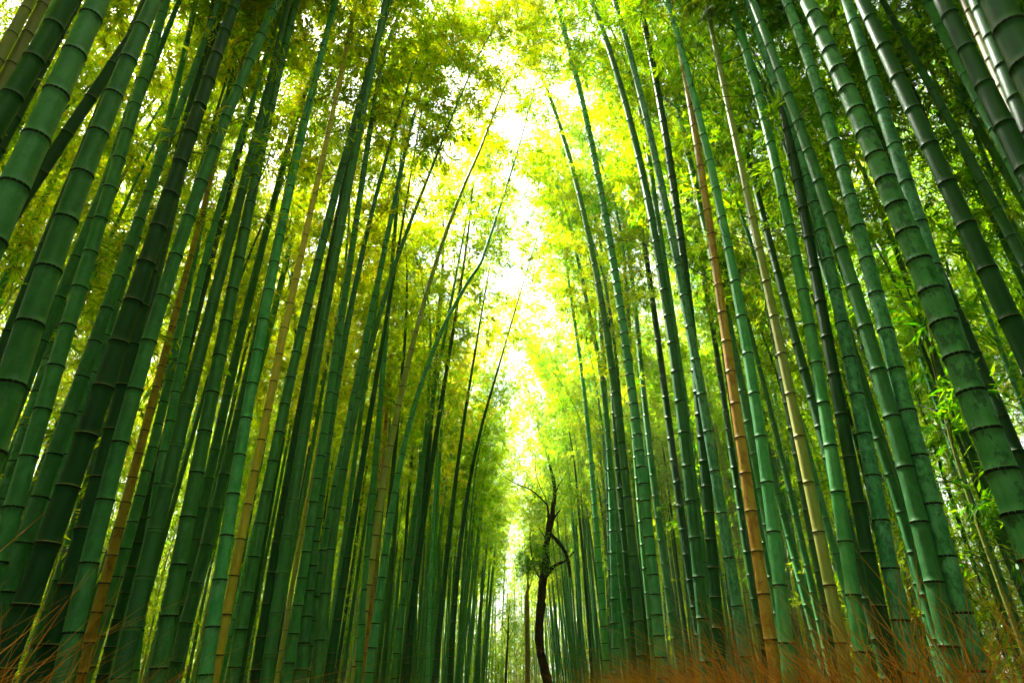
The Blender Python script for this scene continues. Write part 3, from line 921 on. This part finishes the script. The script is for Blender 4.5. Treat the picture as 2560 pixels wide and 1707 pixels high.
t3 = link('slender_tree', None); t3.location = (-0.36, 38, 0)
tag(t3, 'thin dark leafy tree at the far end of the path', 'tree')
limb('trunk', [(-0.38, -0.1, 0.07), (-0.35, 1.48, 0.055), (-0.27, 2.83, 0.053), (-0.21, 3.91, 0.036), (-0.19, 4.57, 0.024), (-0.13, 5.3, 0.012)], parent=t3, ox=-0.36, seed=22)
limb('branch', [(-0.24, 3.4, 0.02), (0.0, 3.9, 0.014), (0.3, 4.4, 0.008)], parent=t3, ox=-0.36, seed=23)
limb('branch', [(-0.22, 3.8, 0.02), (-0.5, 4.2, 0.012), (-0.7, 4.7, 0.008)], parent=t3, ox=-0.36, seed=24)
link('crown', leaf_cloud('crown', 43, [(0.2, 0, 4.6, .5, .3), (-.2, 0, 4.9, .5, .3), (.6, 0, 4.2, .4, .2), (.1, 0, 3.6, .5, .2)], 1300, 0.08, TREE_LEAF), t3)

# ================================================================== dry grass on both verges
def grass():
    rng = np.random.default_rng(77)
    V, F = [], []
    n = 0
    clumps = []
    for _ in range(640):                      # tree side, thick
        y = rng.uniform(2.0, 12)
        clumps.append((rng.uniform(1.5, 2.4) + path_x(y), y, rng.uniform(1.02, 1.44), 1))
    for _ in range(110):
        y = rng.uniform(1.2, 3.4)
        clumps.append((-rng.uniform(1.7, 2.7), y, rng.uniform(0.9, 1.35), -1))
    for _ in range(170):
        y = rng.uniform(5.0, 16)
        clumps.append((-rng.uniform(1.6, 2.4) + path_x(y), y, rng.uniform(0.8, 1.2), -1))
    for _ in range(30):
        y = rng.uniform(30, 36); clumps.append((rng.uniform(0.6, 1.2), y, rng.uniform(1.3, 1.9), 1))
    for cx, cy, h, sd in clumps:
        k = rng.integers(16, 30)
        lean = rng.normal(0, 0.4, 2) + np.array([-sd * 0.55, -0.15])
        for _ in range(k):
            hh = h * rng.uniform(0.55, 1.35)
            b = np.array([cx, cy, 0]) + np.append(rng.normal(0, 0.07, 2), 0)
            d = np.append(lean + rng.normal(0, 0.5, 2), 0)
            sgm = np.linspace(0, 1, 5)[:, None]
            p = b + np.array([0, 0, hh]) * (sgm - 0.22 * sgm ** 3 * np.linalg.norm(d)) + d * hh * 0.75 * sgm ** 1.7
            p[1:] += rng.normal(0, 0.012, (4, 3))
            sdv = np.array([rng.normal(), rng.normal(), 0]); sdv /= np.linalg.norm(sdv)
            w = (np.array([1, 0.9, 0.75, 0.5, 0.12]) * rng.uniform(0.0025, 0.006))[:, None]
            V.append(np.stack([p - sdv * w, p + sdv * w], 1).reshape(-1, 3))
            i = n + np.arange(4) * 2
            F.append(np.stack([i, i + 1, i + 3, i + 2], -1)); n += 10
    return mesh_np('dry_grass', np.concatenate(V), np.concatenate(F), [GRASS])


tag(link('dry_grass', grass()), 'tangled rust coloured dry grass along both verges of the path', 'grass', kind='stuff')

# ================================================================== haze over the far end of the path
if HAZE > 0:
    m, N, L = new_mat('haze')
    pv = N.new('ShaderNodeVolumePrincipled')
    pv.inputs['Color'].default_value = (0.97, 1.0, 0.85, 1)
    pv.inputs['Density'].default_value = HAZE
    pv.inputs['Anisotropy'].default_value = 0.3
    o = N.new('ShaderNodeOutputMaterial'); L.new(pv.outputs[0], o.inputs['Volume'])
    me = bpy.data.meshes.new('haze')
    bm = bmesh.new()
    bmesh.ops.create_cube(bm, size=1.0, matrix=Matrix.Translation((0, 0, 10.0)) @ Matrix.Diagonal((820, 820, 22, 1)))
    bm.to_mesh(me); bm.free()
    me.materials.append(m)
    tag(link('haze', me), 'pale bright haze hanging between the bamboo', 'haze', kind='stuff')
